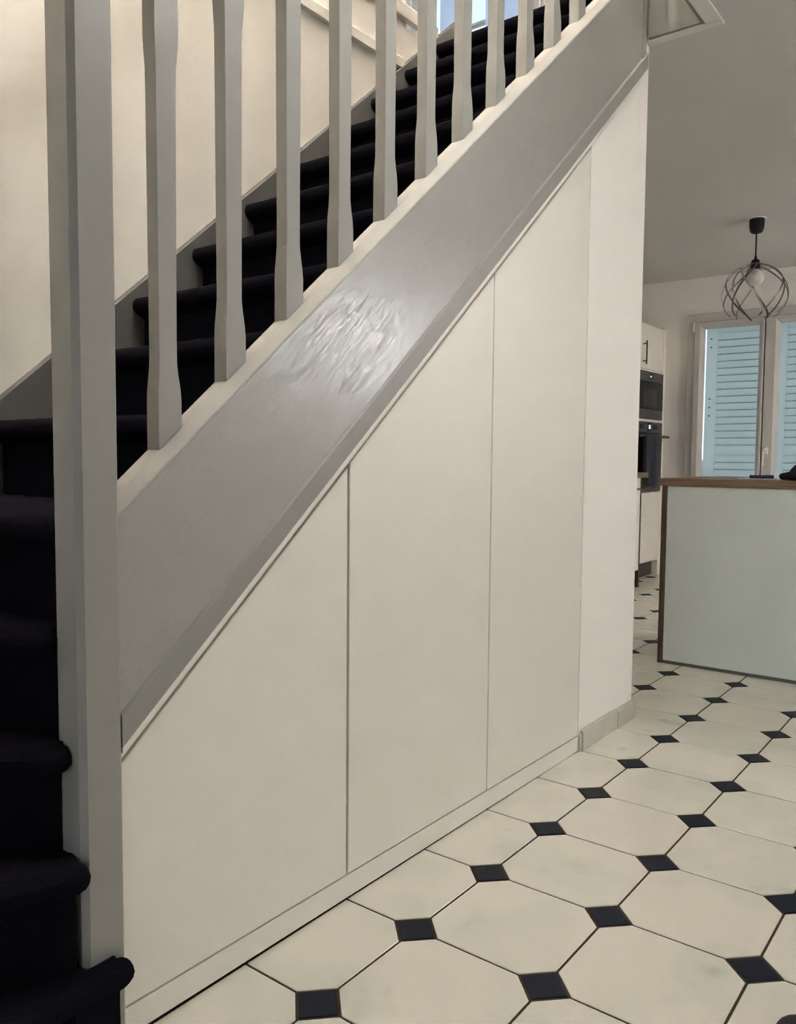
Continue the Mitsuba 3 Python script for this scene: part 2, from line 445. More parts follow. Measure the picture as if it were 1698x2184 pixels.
add(stair + '__stringer', slope_prism([(XI, 0.77), (XO, 0.77), (XO, ZP - 0.0225), (XI, ZP - 0.0225)], YN, YE), 'm_paint_grain', label='wide grey outer stringer with a glossy patch')
add(stair + '__stringer_cap', slope_prism([(XI, ZP), (XI, ZP - 0.0220), (XO, ZP - 0.0220), (XO - 0.0015, ZP - 0.0175), (-0.1965, ZP)], YN, YE), 'm_paint_lit', label='bevelled top edge of the outer stringer, its colour made paler as if lit')
add(stair + '__batten', slope_prism([(XO - 0.012, 0.8165), (XO - 0.012, 0.7605), (XO + 0.005, 0.7605), (XO + 0.005, 0.8100), (XO + 0.0008, 0.8165)], YN, 1.900), 'm_paint', label='grey batten along the lower edge')
# upright end piece between the stringer and the wall
add(stair + '__end_board', hull([(x, y, z) for x in (XI, XO + 0.002) for y, z in ((1.857, 2.36), (1.886, 2.39), (1.886, ZU), (1.857, ZU))]), 'm_paint')
# wall stringer
XLS = -1.020
KL = 1.161
add(stair + '__stringer', slope_prism([(XW + 0.001, 0.80), (XLS, 0.80), (XLS, KL - 0.004), (XLS - 0.004, KL), (XW + 0.001, KL)], -0.42, 1.955), 'm_paint_dark', label='dark grey stringer against the cream wall')

# newel post
NX0, NX1, NY0, NY1 = -0.236, -0.167, -0.356, -0.2845
c = 0.011
NP = [(NX0 + 0.003, NY0), (NX1 - c, NY0), (NX1, NY0 + c * 0.8), (NX1, NY1 - 0.004), (NX1 - 0.004, NY1), (NX0, NY1), (NX0, NY0 + 0.003)]
add(stair + '__newel_post', prism_z(NP, 0.0, 1.95), 'm_paint', label='square grey newel post at the foot')

# balusters
BX0, BX1 = -0.2315, -0.1985
for yb in (-0.184, -0.035, 0.119, 0.273, 0.428, 0.586, 0.743, 0.905, 1.066, 1.229, 1.394, 1.570):
    y0, y1 = yb, yb + 0.0475
    zb = ZP + SL * y0
    zt = ZP + SL * y1
    rows = [(None, 0.0, 0.0), (zt + 0.045, 0.0, 0.0), (zt + 0.066, 0.0012, 0.001), (zt + 0.088, 0.0042, 0.0025), (zt + 0.110, 0.0062, 0.004), (zt + 0.14, 0.0064, 0.004),
            (zt + 0.57, 0.0045, 0.003), (zt + 0.60, 0.0040, 0.0025), (zt + 0.63, 0.0015, 0.001), (zt + 0.655, 0, 0), (zt + 0.80, 0, 0)]
    v, f = [], []
    for z, dy, dx in rows:
        a0, a1, b0, b1 = BX0 + dx * 0.3, BX1 - dx * 0.8, y0 + dy * 0.8, y1 - dy
        for (x, y) in ((a0, b0), (a1, b0), (a1, b1), (a0, b1)):
            v.append((x, y, z if z is not None else ZP + SL * y + 0.0005))
    for r in range(len(rows) - 1):
        for i in range(4):
            j = (i + 1) % 4
            f += [[4 * r + i, 4 * r + j, 4 * r + 4 + j], [4 * r + i, 4 * r + 4 + j, 4 * r + 4 + i]]
    e = 4 * (len(rows) - 1)
    f += [[0, 2, 1], [0, 3, 2], [e, e + 1, e + 2], [e, e + 2, e + 3]]
    add(stair + '__baluster', trimesh.Trimesh(v, f, process=False), 'm_paint', 25)
add(stair + '__handrail', slope_prism([(-0.245, ZP + 0.80), (-0.185, ZP + 0.80), (-0.185, ZP + 0.865), (-0.195, ZP + 0.875), (-0.235, ZP + 0.875), (-0.245, ZP + 0.865)], YN, YE), 'm_paint')

# carpeted steps: straight flight (6..15) and five winders (1..5) round the newel
RISE, GO, R = 0.1787, 0.2073, 0.023
yn = lambda n: -0.042 + GO * (n - 6) - 0.012       # axis of the bullnose
zn = lambda n: RISE * n


def rough(m, amp=0.0016, edge=0.022):
    m = m.refine_to_length(edge)
    me = m.to_mesh()
    v = np.array(me.vert_properties[:, :3], float)
    f = np.array(me.tri_verts)
    t = trimesh.Trimesh(v, f, process=False)
    t.vertices = v + t.vertex_normals * ((meshkit.fbm(v * 70, 3) - 0.5)[:, None] * 2 * amp)
    return t


NOTCH = mbox(NX0 - 0.0015, NX1 + 0.0015, NY0 - 0.0015, 0.2, -0.2, 2.0)
STR = mbox(XI - 0.001, 0.2, NY1 - 0.003, 3, -0.2, 3)
BOUND = mbox(-1.020, 0.3, -1.4, 3, -0.2, 3)
wind = {1: ((-0.149, -0.308), (-0.172, -1.36)), 2: ((-0.166, -0.372), (-0.560, -1.37)), 3: ((-0.213, -0.372), (-0.985, -1.20)), 4: ((-0.252, -0.366), (-1.00, -0.70)), 5: ((-0.250, -0.338), (-1.00, -0.40))}


def behind(n, back):
    """Footprint beyond the nosing line n, shifted back by a distance: a big quadrilateral fan up to riser 6."""
    a, b = map(np.array, wind[n])
    d = (b - a) / np.linalg.norm(b - a)
    nrm = np.array([d[1], -d[0]])            # climbing side (towards the wall)
    if nrm @ np.array([-0.7, 0.6]) < 0:
        nrm = -nrm
    a, b = a + nrm * back, b + nrm * back
    far = [p for p in ((-1.02, -1.40), (-1.02, yn(6) + 0.014)) if (np.array(p) - a) @ nrm > 0]
    if n == 1:
        quad = [tuple(a), tuple(b), (-0.172 - back, -1.40), (-1.02, -1.40), (-1.02, yn(6) + 0.014), (XI - 0.001, yn(6) + 0.014), (XI - 0.001, -0.308)]
    else:
        e = b
        quad = [tuple(a), tuple(e)]
        if e[1] < -1.2:
            quad += [(-0.56 - back, -1.40), (-1.02, -1.40)]
        else:
            quad += [(-1.02, e[1] + (e[1] - a[1]) / (e[0] - a[0]) * (-1.02 - e[0]))]
        quad += [(-1.02, yn(6) + 0.014), (XI - 0.001, yn(6) + 0.014), (XI - 0.001, -0.33)]
    return Polygon(quad).buffer(0)


for n in range(1, 16):
    if n <= 5:
        up, lo = behind(n, 0.0), behind(n, 0.008 if n == 2 else 0.018)
        st = man(prism_z(up, zn(n) - 2 * R + 0.006, zn(n))) + man(prism_z(lo, zn(n - 1) + 0.0005, zn(n)))
        a, b = wind[n]
        st = st + rod((*a, zn(n) - R), (*b, zn(n) - R), R)
        if n == 1:
            st = st + mbox(-0.166, -0.149, NY0 - 0.03, -0.308, 0.0005, zn(1) - 0.004)
            st = st ^ mbox(-1.02, 0.3, -1.4, 3, 0.0005, 3)
            st = st - mbox(NX0 - 0.0015, NX1 + 0.0015, NY0 - 0.0015, NY1 + 0.05, -0.2, 2.0) - mbox(-2, 0.3, NY1 - 0.003, 0.4, -1, 3).__xor__(mbox(XI - 0.001, 0.3, NY1 - 0.003, 0.4, -1, 3))
        else:
            st = (st - NOTCH - STR) ^ BOUND
    else:
        y, z = yn(n), zn(n)
        yr, yr2 = y + 0.016, yn(n + 1) + 0.016 if n < 15 else 1.957
        x0, x1 = XLS + 0.0005, XI - 0.001
        th = np.linspace(math.pi / 2, 1.35 * math.pi, 13)
        arc = [(y + R * math.cos(t), z - R + R * math.sin(t)) for t in th]
        prof = [(yr2 - 0.0005, z)] + arc + [(yr, z - 2.5 * R), (yr, z - RISE + 0.0005), (yr2 - 0.0005, z - RISE + 0.0005)]
        st = man(prism_x(prof, x0, x1))
    add(stair + '__carpeted_step', rough(st, 0.0015 if n > 5 else 0.0022, 0.03 if n > 5 else 0.016), 'm_carpet', 50)

# ================================================================ CUPBOARD UNDER THE STAIRS
cup = thing('understairs_cupboard', 'white built-in cupboard with three sloping-topped doors under the staircase', 'cupboard')
KD = 0.7205            # door top line
DT = 0.020
gy = [(-0.2775, 0.2925), (0.3000, 0.8905), (0.8955, 1.4805)]
zd = lambda y: 0.0605 - 0.006 * (y + 0.28) / 1.76
add(cup + '__carcass', slope_prism([(XD - 0.045, 0.72), (XD - 0.045, 0.70), (XD - DT - 0.007, 0.70), (XD - DT - 0.007, 0.72)], -0.28, 1.48), 'm_gap')
add(cup + '__back_panel', prism_x([(-0.2825, 0.001), (1.4855, 0.001), (1.4855, KD + SL * 1.4855), (-0.2825, KD + SL * -0.2825)], XD - DT - 0.006, XD - DT - 0.001), 'm_gap')
for i, (a, b) in enumerate(gy):
    kd = KD - 0.003 if i == 0 else KD + 0.001
    P = [(a, zd(a) + 0.002), (b, zd(b) + 0.002), (b, kd + SL * b), (a, kd + SL * a)]
    if i == 1:
        P = [(a, zd(a) + 0.002), (b, zd(b) + 0.002), (b, kd + SL * b), (a - 0.0 - 0.018 + 0.018, kd + SL * a)]
    add(cup + '__door', slab_x(P, XD - DT, XD, 0.0012), 'm_door')
add(cup + '__plinth', prism_x([(-0.2775, 0.009), (1.4830, 0.002), (1.4830, zd(1.483) - 0.0015), (-0.2775, zd(-0.28) - 0.0015)], XD - 0.018, XD), 'm_door')
add(cup + '__filler_strip', slope_prism([(XD - 0.010, 0.7695), (XD - 0.010, 0.7245), (XD - 0.001, 0.7245), (XD - 0.001, 0.7490), (XO + 0.003, 0.7490), (XO + 0.003, 0.7600), (XO - 0.013, 0.7600), (XO - 0.013, 0.7695)], -0.2825, 1.512), 'm_strip', label='white strip under the grey batten')
# wall piece that closes the corner above the third door
struct('wall_middle__upper_piece', prism_x([(1.4858, 1.99), (1.8745, 1.99), (1.8745, 0.757 + SL * 1.8745), (1.4858, 0.757 + SL * 1.4858)], XD - 0.08, XD - 0.0005), 'm_wall_white')
add('wall_middle__corner_piece', hull([(x, y, z) for x in (XD - 0.08, XD) for y, z in ((1.874, 1.9), (1.955, 1.9), (1.955, ZC), (1.905, ZC), (1.905, 0.757 + SL * 1.905), (1.874, 0.757 + SL * 1.874))]), 'm_wall_white')

# ================================================================ WINDOW AND SHUTTERS
w1 = num('window_1')
tag(w1, kind='structure')
yf0, yf1 = YB - 0.035, YB + 0.03
add(w1 + '__frame', cat(bx(WX0 - 0.03, WX0 + 0.025, yf0, yf1, 0.0, WZ + 0.025, 0.004), bx(WX1 - 0.025, WX1 + 0.03, yf0, yf1, 0.0, WZ + 0.025, 0.004), bx(WX0 + 0.025, WX1 - 0.025, yf0, yf1, WZ - 0.045, WZ + 0.025, 0.004)), 'm_pvc')


def sash(x0, x1, gx0, gx1):
    z0, z1, gz0, gz1 = 0.03, 2.117, 0.13, 2.062
    y0, y1 = YB - 0.052, YB + 0.01
    k = num(w1 + '__sash')
    scene[k] = mikit.ply(cat(bx(x0, gx0 - 0.026, y0, y1, z0, z1, 0.004), bx(gx1 + 0.026, x1, y0, y1, z0, z1, 0.004), bx(gx0 - 0.026, gx1 + 0.026, y0, y1, gz1 + 0.022, z1, 0.004), bx(gx0 - 0.026, gx1 + 0.026, y0, y1, z0, gz0 - 0.022, 0.004)), 'm_pvc')
    # glazing beads slope back towards the pane
    yb = YB - 0.012
    def bead(a, b, c_, d):
        return hull([a + (y0 + 0.006,), b + (y0 + 0.006,), c_ + (yb,), d + (yb,), a + (y1 - 0.01,), b + (y1 - 0.01,), c_ + (y1 - 0.01,), d + (y1 - 0.01,)])
    o = [(gx0 - 0.026, gz0 - 0.022), (gx1 + 0.026, gz0 - 0.022), (gx1 + 0.026, gz1 + 0.022), (gx0 - 0.026, gz1 + 0.022)]
    i_ = [(gx0, gz0), (gx1, gz0), (gx1, gz1), (gx0, gz1)]
    parts = []
    for q in range(4):
        r = (q + 1) % 4
        pts = [(o[q][0], y0 + 0.006, o[q][1]), (o[r][0], y0 + 0.006, o[r][1]), (i_[q][0], yb, i_[q][1]), (i_[r][0], yb, i_[r][1])]
        parts.append(hull(pts + [(p[0], y1 - 0.012, p[2]) for p in pts]))
    add(k + '__bead', cat(*parts), 'm_pvc')
    add(k + '__pane', bx(gx0 - 0.006, gx1 + 0.006, YB - 0.006, YB - 0.002, gz0 - 0.006, gz1 + 0.006), 'm_glass')
    return k


sash(-1.256, -0.7110, -1.180, -0.757)
s2 = sash(-0.7020, -0.157, -0.598, -0.232)
hz = 1.055
add(s2 + '__handle', cat(bx(-0.684, -0.650, YB - 0.062, YB - 0.052, hz - 0.020, hz + 0.045, 0.004), tube([(-0.667, YB - 0.06, hz + 0.022), (-0.667, YB - 0.095, hz + 0.022), (-0.672, YB - 0.105, hz + 0.018), (-0.677, YB - 0.108, hz), (-0.678, YB - 0.108, hz - 0.05), (-0.678, YB - 0.108, hz - 0.11)], 0.0085, 10)), 'm_pvc_white', 30)
add(w1 + '__gap_shade_strip', bx(-0.714, -0.699, YB + 0.012, YB + 0.022, 0.03, 2.117), 'm_dark', label='dark strip that paints the shaded gap between the two window leaves')  # dark strip behind the leaves draws the shade of their gap
add(w1 + '__hinge', bx(-1.2665, -1.257, YB - 0.062, YB - 0.036, 2.045, 2.115, 0.002), 'm_pvc_white')


def shutter(x0, x1, y, idx, lab):
    t = thing('shutter', lab, 'shutter')
    zs0, zs1 = 0.05, 2.115
    sw = 0.092
    add(t + '__stile', bx(x0, x0 + sw, y, y + 0.030, zs0, zs1, 0.003), 'm_shutter')
    add(t + '__stile', bx(x1 - sw, x1, y, y + 0.030, zs0, zs1, 0.003), 'm_shutter')
    for (a, b) in ((zs0, 0.14), (1.029, 1.115), (2.042, zs1)):
        add(t + '__rail', bx(x0 + sw + 0.0005, x1 - sw - 0.0005, y, y + 0.030, a, b, 0.003), 'm_shutter')
    pitch = 0.0585
    for (a, b) in ((0.14, 1.029), (1.115, 2.042)):
        k = int(round((b - a) / pitch))
        p = (b - a) / k
        for q in range(k):
            z = a + q * p
            sl = add(t + '__slat', hull([(x, yy, zz) for x in (x0 + sw + 0.001, x1 - sw - 0.001) for yy, zz in ((y + 0.014, z + p + 0.005), (y + 0.002, z + 0.004), (y + 0.004, z + 0.0025), (y + 0.009, z + 0.0025), (y + 0.020, z + p + 0.005))]), 'm_shutter')
            add(sl + '__shadow_line', bx(x0 + sw + 0.0005, x1 - sw - 0.0005, y - 0.0005, y + 0.008, z - 0.0035, z + 0.0020), 'm_shadow_line')  # thin dark strip that paints a shadow line under each slat
    for z in (2.00, 1.93, 1.50, 1.43, 1.36):
        add(t + '__screw', trimesh.creation.cylinder(0.007, 0.006, sections=12, transform=trimesh.transformations.rotation_matrix(math.pi / 2, [1, 0, 0]) if False else trimesh.transformations.translation_matrix((x0 + 0.040, y - 0.002, z)) @ trimesh.transformations.rotation_matrix(math.pi / 2, [1, 0, 0])), 'm_steel')
    return t


shutter(-1.210, -0.680, YB + 0.13, 0, 'pale blue louvred shutter leaf behind the left pane of the french window')
shutter(-0.672, -0.130, YB + 0.13, 1, 'pale blue louvred shutter leaf behind the right pane, beyond the window handle')

# glazed door behind the camera
w2 = num('window_2')
tag(w2, kind='structure')
yg = YF - 0.10
fr = [bx(GX0, GX0 + 0.07, yg, yg + 0.06, 0.0, GZ, 0.004), bx(GX1 - 0.07, GX1, yg, yg + 0.06, 0.0, GZ, 0.004), bx((GX0 + GX1) / 2 - 0.05, (GX0 + GX1) / 2 + 0.05, yg, yg + 0.06, 0.0, GZ, 0.004),
      bx(GX0 + 0.07, GX1 - 0.07, yg, yg + 0.06, GZ - 0.07, GZ, 0.004), bx(GX0 + 0.07, GX1 - 0.07, yg, yg + 0.06, 0.0, 0.09, 0.004)]
add(w2 + '__frame', cat(*fr), 'm_pvc_white')
add(w2 + '__pane', bx(GX0 + 0.07, (GX0 + GX1) / 2 - 0.05, yg + 0.028, yg + 0.032, 0.09, GZ - 0.07), 'm_glass')
add(w2 + '__pane', bx((GX0 + GX1) / 2 + 0.05, GX1 - 0.07, yg + 0.028, yg + 0.032, 0.09, GZ - 0.07), 'm_glass')

# ================================================================ KITCHEN
isl = thing('kitchen_island', 'kitchen island with a pale grey-white back panel and a brown wooden worktop', 'kitchen island')
YI = 2.874
add(isl + '__worktop', bx(-0.432, 1.75, YI - 0.012, YI + 0.66, 0.864, 0.900, 0.002), 'm_wood', label='brown wooden worktop')
add(isl + '__end_panel', bx(-0.418, -0.392, YI - 0.001, YI + 0.62, 0.0, 0.8635, 0.0015), 'm_wood_v', label='dark brown upright end panel')
add(isl + '__back_panel', bx(-0.3915, 1.72, YI + 0.001, YI + 0.018, 0.014, 0.8635, 0.001), 'm_panel', label='pale grey-white back panel')
add(isl + '__edge_strip', bx(-0.3915, 1.72, YI - 0.003, YI + 0.016, 0.0005, 0.0135, 0.001), 'm_steel', label='grey strip along the floor')
add(isl + '__body', bx(-0.391, 1.72, YI + 0.0185, YI + 0.60, 0.05, 0.8635), 'm_cabinet')

# things on the island
wx = lambda p: p
add('paper_pad', bx(-0.108, 0.060, 3.00, 3.21, 0.9005, 0.9055, 0.001), 'm_paper', label='thin grey pad lying flat on the wooden worktop under the blue pen', cat='pad')
pen = thing('blue_pen', 'dark blue pen lying on the thin grey pad on the worktop', 'pen')
pm = trimesh.creation.cylinder(0.0075, 0.068, sections=16)
pm.apply_transform(trimesh.transformations.translation_matrix((-0.023, 3.03, 0.9135)) @ trimesh.transformations.rotation_matrix(math.pi / 2, [0, 1, 0]))
add(pen + '__barrel', pm, 'm_navy', 40)
pm2 = trimesh.creation.cylinder(0.0080, 0.040, sections=16)
pm2.apply_transform(trimesh.transformations.translation_matrix((0.028, 3.03, 0.9140)) @ trimesh.transformations.rotation_matrix(math.pi / 2, [0, 1, 0]))
add(pen + '__cap', pm2, 'm_navy', 40)
# black glove-like cloth item at the right edge
cl = thing('black_bag', 'black soft crumpled bag lying on the worktop at the right edge', 'bag')
sp = lambda c_, r, s: m3.Manifold.sphere(r, 24).scale(s).translate(c_)
mm = m3.Manifold.batch_hull([sp((0.098, 2.985, 0.917), 0.017, (1, 1, 0.9)), sp((0.17, 2.98, 0.925), 0.026, (1, 1.2, 0.9)), sp((0.14, 3.05, 0.918), 0.020, (1, 1, 0.9))])
mm = mm + m3.Manifold.batch_hull([sp((0.150, 2.99, 0.930), 0.028, (1, 1, 1)), sp((0.152, 3.0, 0.950), 0.019, (1, 1, 1)), sp((0.32, 3.0, 0.965), 0.026, (1, 1, 1)), sp((0.34, 3.03, 0.93), 0.03, (1, 1.4, 1))])
mm = mm.refine_to_length(0.008)
me_ = mm.to_mesh()
tm = trimesh.Trimesh(np.array(me_.vert_properties[:, :3], float), np.array(me_.tri_verts), process=True)
trimesh.smoothing.filter_taubin(tm, iterations=8)
tm.vertices += tm.vertex_normals * ((meshkit.fbm(tm.vertices * 28, 3) - 0.5)[:, None] * 0.012)
tm.vertices[:, 2] = np.maximum(tm.vertices[:, 2], 0.9008)
add(cl + '__body', tm, 'm_cloth', True)
fl = m3.Manifold.batch_hull([sp((0.150, 2.968, 0.948), 0.010, (1, 0.7, 1)), sp((0.165, 2.957, 0.920), 0.012, (1, 0.7, 1)), sp((0.30, 2.955, 0.925), 0.012, (1, 0.7, 1)), sp((0.31, 2.968, 0.965), 0.010, (1, 0.7, 1))]).refine_to_length(0.01)
fm = fl.to_mesh()
ft = trimesh.Trimesh(np.array(fm.vert_properties[:, :3], float), np.array(fm.tri_verts), process=True)
ft.vertices += ft.vertex_normals * ((meshkit.fbm(ft.vertices * 30, 3) - 0.5)[:, None] * 0.006)
add(cl + '__flap', ft, 'm_cloth', True)

# base cabinet with a worktop by the kitchen wall
bc = thing('base_cabinet', 'white base cabinet with a brown wooden worktop, seen between the wall corner and the island', 'cabinet')
CX = -1.372
add(bc + '__worktop', bx(-2.0, CX + 0.045, 3.3, 5.125, 0.851, 0.890, 0.002), 'm_wood')
add(bc + '__end_panel', bx(-2.0, CX + 0.001, 5.085, 5.110, 0.0, 0.8505, 0.001), 'm_wood_v', label='dark brown end panel')
add(bc + '__drawer_front', bx(CX - 0.018, CX, 4.49, 5.083, 0.765, 0.848, 0.002), 'm_cabinet')
add(bc + '__cabinet_door', bx(CX - 0.018, CX, 4.49, 5.083, 0.135, 0.755, 0.002), 'm_cabinet')
add(bc + '__cabinet_door', bx(CX - 0.018, CX, 3.30, 4.487, 0.135, 0.848, 0.002), 'm_cabinet')
add(bc + '__handle', bx(CX + 0.001, CX + 0.022, 4.55, 5.04, 0.757, 0.770, 0.003), 'm_steel', label='slim grey bar handle')
add(bc + '__body', bx(-2.0, CX - 0.019, 3.30, 5.083, 0.135, 0.8505), 'm_cabinet')
add(bc + '__kick_board', bx(CX - 0.045, CX - 0.03, 3.30, 5.083, 0.0, 0.134), 'm_wood', label='brown wooden kick board')

# tall oven column
oc = thing('oven_column', 'tall white kitchen column with a microwave above an oven and a side filler panel', 'kitchen cabinet')
OXF = -1.51
add(oc + '__body', bx(-2.12, OXF - 0.019, 5.30, 5.868, 0.13, 2.08), 'm_cabinet')
add(oc + '__filler_panel', bx(-2.12, OXF + 0.002, 5.880, YB - 0.002, 0.0, 2.095, 0.002), 'm_cabinet', label='cream filler panel against the wall')
ud = add(oc + '__upper_door', bx(OXF - 0.018, OXF, 5.272, 5.875, 1.722, 2.08, 0.002), 'm_cabinet')
add(ud + '__handle', cat(tube([(OXF + 0.030, 5.425, 1.752), (OXF + 0.030, 5.425, 1.94)], 0.006, 10), tube([(OXF, 5.425, 1.778), (OXF + 0.03, 5.425, 1.778)], 0.005, 8), tube([(OXF, 5.425, 1.915), (OXF + 0.03, 5.425, 1.915)], 0.005, 8)), 'm_dark', 30)
add(oc + '__lower_door', bx(OXF - 0.018, OXF, 5.272, 5.875, 0.132, 0.715, 0.002), 'm_cabinet')
add(oc + '__kick_board', bx(OXF - 0.065, OXF - 0.05, 5.272, 5.90, 0.0, 0.128), 'm_dark')
add(oc + '__frame', cat(bx(OXF - 0.018, OXF - 0.004, 5.272, 5.875, 1.706, 1.720), bx(OXF - 0.018, OXF - 0.004, 5.272, 5.875, 1.298, 1.318)), 'm_cabinet')
mw = thing('microwave_oven', 'built-in steel and black glass microwave above the oven in the tall white column', 'microwave')
add(mw + '__control_panel', bx(OXF - 0.016, OXF + 0.012, 5.285, 5.865, 1.622, 1.704, 0.002), 'm_steel')
add(mw + '__door', bx(OXF - 0.016, OXF + 0.012, 5.285, 5.865, 1.400, 1.619, 0.002), 'm_blackglass', label='black glass door')
add(mw + '__door__window', bx(OXF + 0.0122, OXF + 0.0135, 5.42, 5.72, 1.415, 1.560), 'm_ovenwin')
add(mw + '__lower_panel', bx(OXF - 0.016, OXF + 0.012, 5.285, 5.865, 1.321, 1.398, 0.002), 'm_steel')
dsp = add(mw + '__display', bx(OXF + 0.0122, OXF + 0.0132, 5.545, 5.620, 1.645, 1.685), 'm_blackglass')


def text_on_x(s, h, x, y, z, depth=0.0004):
    """Lettering on a face that looks along +x, reading along +y, its lower left corner at (y, z)."""
    m = meshkit.text_mesh(s, h, depth, True)
    v = m.vertices
    return trimesh.Trimesh(np.c_[v[:, 2] + x, v[:, 0] + y, v[:, 1] + z], m.faces, process=False)


add(dsp + '__digits', text_on_x('00', 0.017, OXF + 0.0133, 5.562, 1.656), 'm_white')
scene[dsp + '__digits']['emitter'] = {'type': 'area', 'radiance': {'type': 'rgb', 'value': [0.06, 0.06, 0.062]}, 'sampling_weight': 0.05}
ov = thing('oven', 'built-in steel and black glass oven with a towel rail below the microwave', 'oven')
add(ov + '__control_panel', bx(OXF - 0.016, OXF + 0.014, 5.285, 5.865, 1.210, 1.295, 0.002), 'm_steel')
od = add(ov + '__door', bx(OXF - 0.016, OXF + 0.014, 5.285, 5.865, 0.762, 1.207, 0.002), 'm_blackglass', label='black glass door')
add(od + '__handle', cat(tube([(OXF + 0.055, 5.290, 1.178), (OXF + 0.055, 5.905, 1.178)], 0.011, 14), tube([(OXF + 0.012, 5.33, 1.178), (OXF + 0.055, 5.33, 1.178)], 0.008, 8), tube([(OXF + 0.012, 5.82, 1.178), (OXF + 0.055, 5.82, 1.178)], 0.008, 8)), 'm_steel', 40, label='round steel bar handle')
add(ov + '__lower_panel', bx(OXF - 0.016, OXF + 0.014, 5.285, 5.865, 0.722, 0.759, 0.002), 'm_steel')
d2 = add(ov + '__display', bx(OXF + 0.0142, OXF + 0.0155, 5.525, 5.615, 1.220, 1.288), 'm_blackglass')
add(d2 + '__screen', bx(OXF + 0.0156, OXF + 0.0162, 5.548, 5.594, 1.238, 1.272), 'm_white', label='small blue lit screen')
scene[d2 + '__screen']['emitter'] = {'type': 'area', 'radiance': {'type': 'rgb', 'value': [0.018, 0.022, 0.055]}, 'sampling_weight': 0.05}
for yk in (5.40, 5.69):
    add(ov + '__knob', bx(OXF + 0.0142, OXF + 0.020, yk - 0.045, yk + 0.045, 1.236, 1.276, 0.002), 'm_black')


def sheet(y0, y1, z0f, z1, x0, seed, nu=28, nv=34, th=0.004):
    """A cloth hung from z1 down, its face towards +x."""
    g = []
    for side in (1, -1):
        for i in range(nu + 1):
            for j in range(nv + 1):
                u, v_ = i / nu, j / nv
                y = y0 + (y1 - y0) * u
                zb = z0f(u)
                z = z1 + (zb - z1) * v_
                w = 0.012 * math.sin(u * 9 + seed) * v_ * v_ + 0.003 * math.sin(u * 21 + 2 * seed + v_ * 2)
                g.append((x0 + w + side * th, y, z))
    n = (nu + 1) * (nv + 1)
    f = []
    ix = lambda s, i, j: s * n + i * (nv + 1) + j
    for i in range(nu):
        for j in range(nv):
            f += [[ix(0, i, j), ix(0, i, j + 1), ix(0, i + 1, j + 1)], [ix(0, i, j), ix(0, i + 1, j + 1), ix(0, i + 1, j)]]
            f += [[ix(1, i, j), ix(1, i + 1, j + 1), ix(1, i, j + 1)], [ix(1, i, j), ix(1, i + 1, j), ix(1, i + 1, j + 1)]]
    rim = [(i, 0) for i in range(nu)] + [(nu, j) for j in range(nv)] + [(i, nv) for i in range(nu, 0, -1)] + [(0, j) for j in range(nv, 0, -1)]
    for k in range(len(rim)):
        a, b = rim[k], rim[(k + 1) % len(rim)]
        f += [[ix(0, *a), ix(0, *b), ix(1, *b)], [ix(0, *a), ix(1, *b), ix(1, *a)]]
    m = trimesh.Trimesh(g, f, process=False)
    m.fix_normals()
    return m


add('kitchen_towel', sheet(5.335, 5.60, lambda u: 0.80 + 0.04 * math.sin(u * 5 + 1), 1.192, OXF + 0.0775, 0.6), 'm_towel', 50, label='dark grey-blue towel hanging over the oven rail', cat='towel')

# ================================================================ PENDANT LAMP (unlit)
pl = thing('pendant_lamp', 'pendant lamp with a cage of twisted metal bands hanging on a black cord', 'pendant lamp')
PX, PY = -0.428, 4.44
add(pl + '__ceiling_plate', lathe([(0, -0.005), (0.052, -0.005), (0.056, 0), (0, 0)], 32, (PX, PY, ZC)), 'm_white', 30, label='thin white ceiling disc')
add(pl + '__canopy', lathe([(0, -0.093), (0.012, -0.0925), (0.030, -0.086), (0.039, -0.073), (0.043, -0.052), (0.045, -0.006), (0, -0.006)], 32, (PX, PY, ZC)), 'm_rubber', 35, label='black cup-shaped canopy')
ZB = 2.028               # centre of the cage
RB = 0.197
add(pl + '__cord', tube([(PX, PY, ZC - 0.09), (PX, PY, 2.262)], 0.0042, 8), 'm_rubber', 40)
add(pl + '__socket', lathe([(0, 0), (0.026, 0), (0.026, 0.045), (0.021, 0.056), (0.008, 0.064), (0.006, 0.084), (0, 0.084)], 28, (PX, PY, 2.180)), 'm_rubber', 35, label='black lamp socket')
add(pl + '__bulb', lathe([(0, -0.053)] + [(0.053 * math.cos(a), 0.053 * math.sin(a)) for a in np.linspace(-1.45, 1.05, 18)] + [(0.023, 0.052), (0.0, 0.052)], 32, (PX, PY, 2.129)), 'm_frost', True, label='round frosted white bulb')


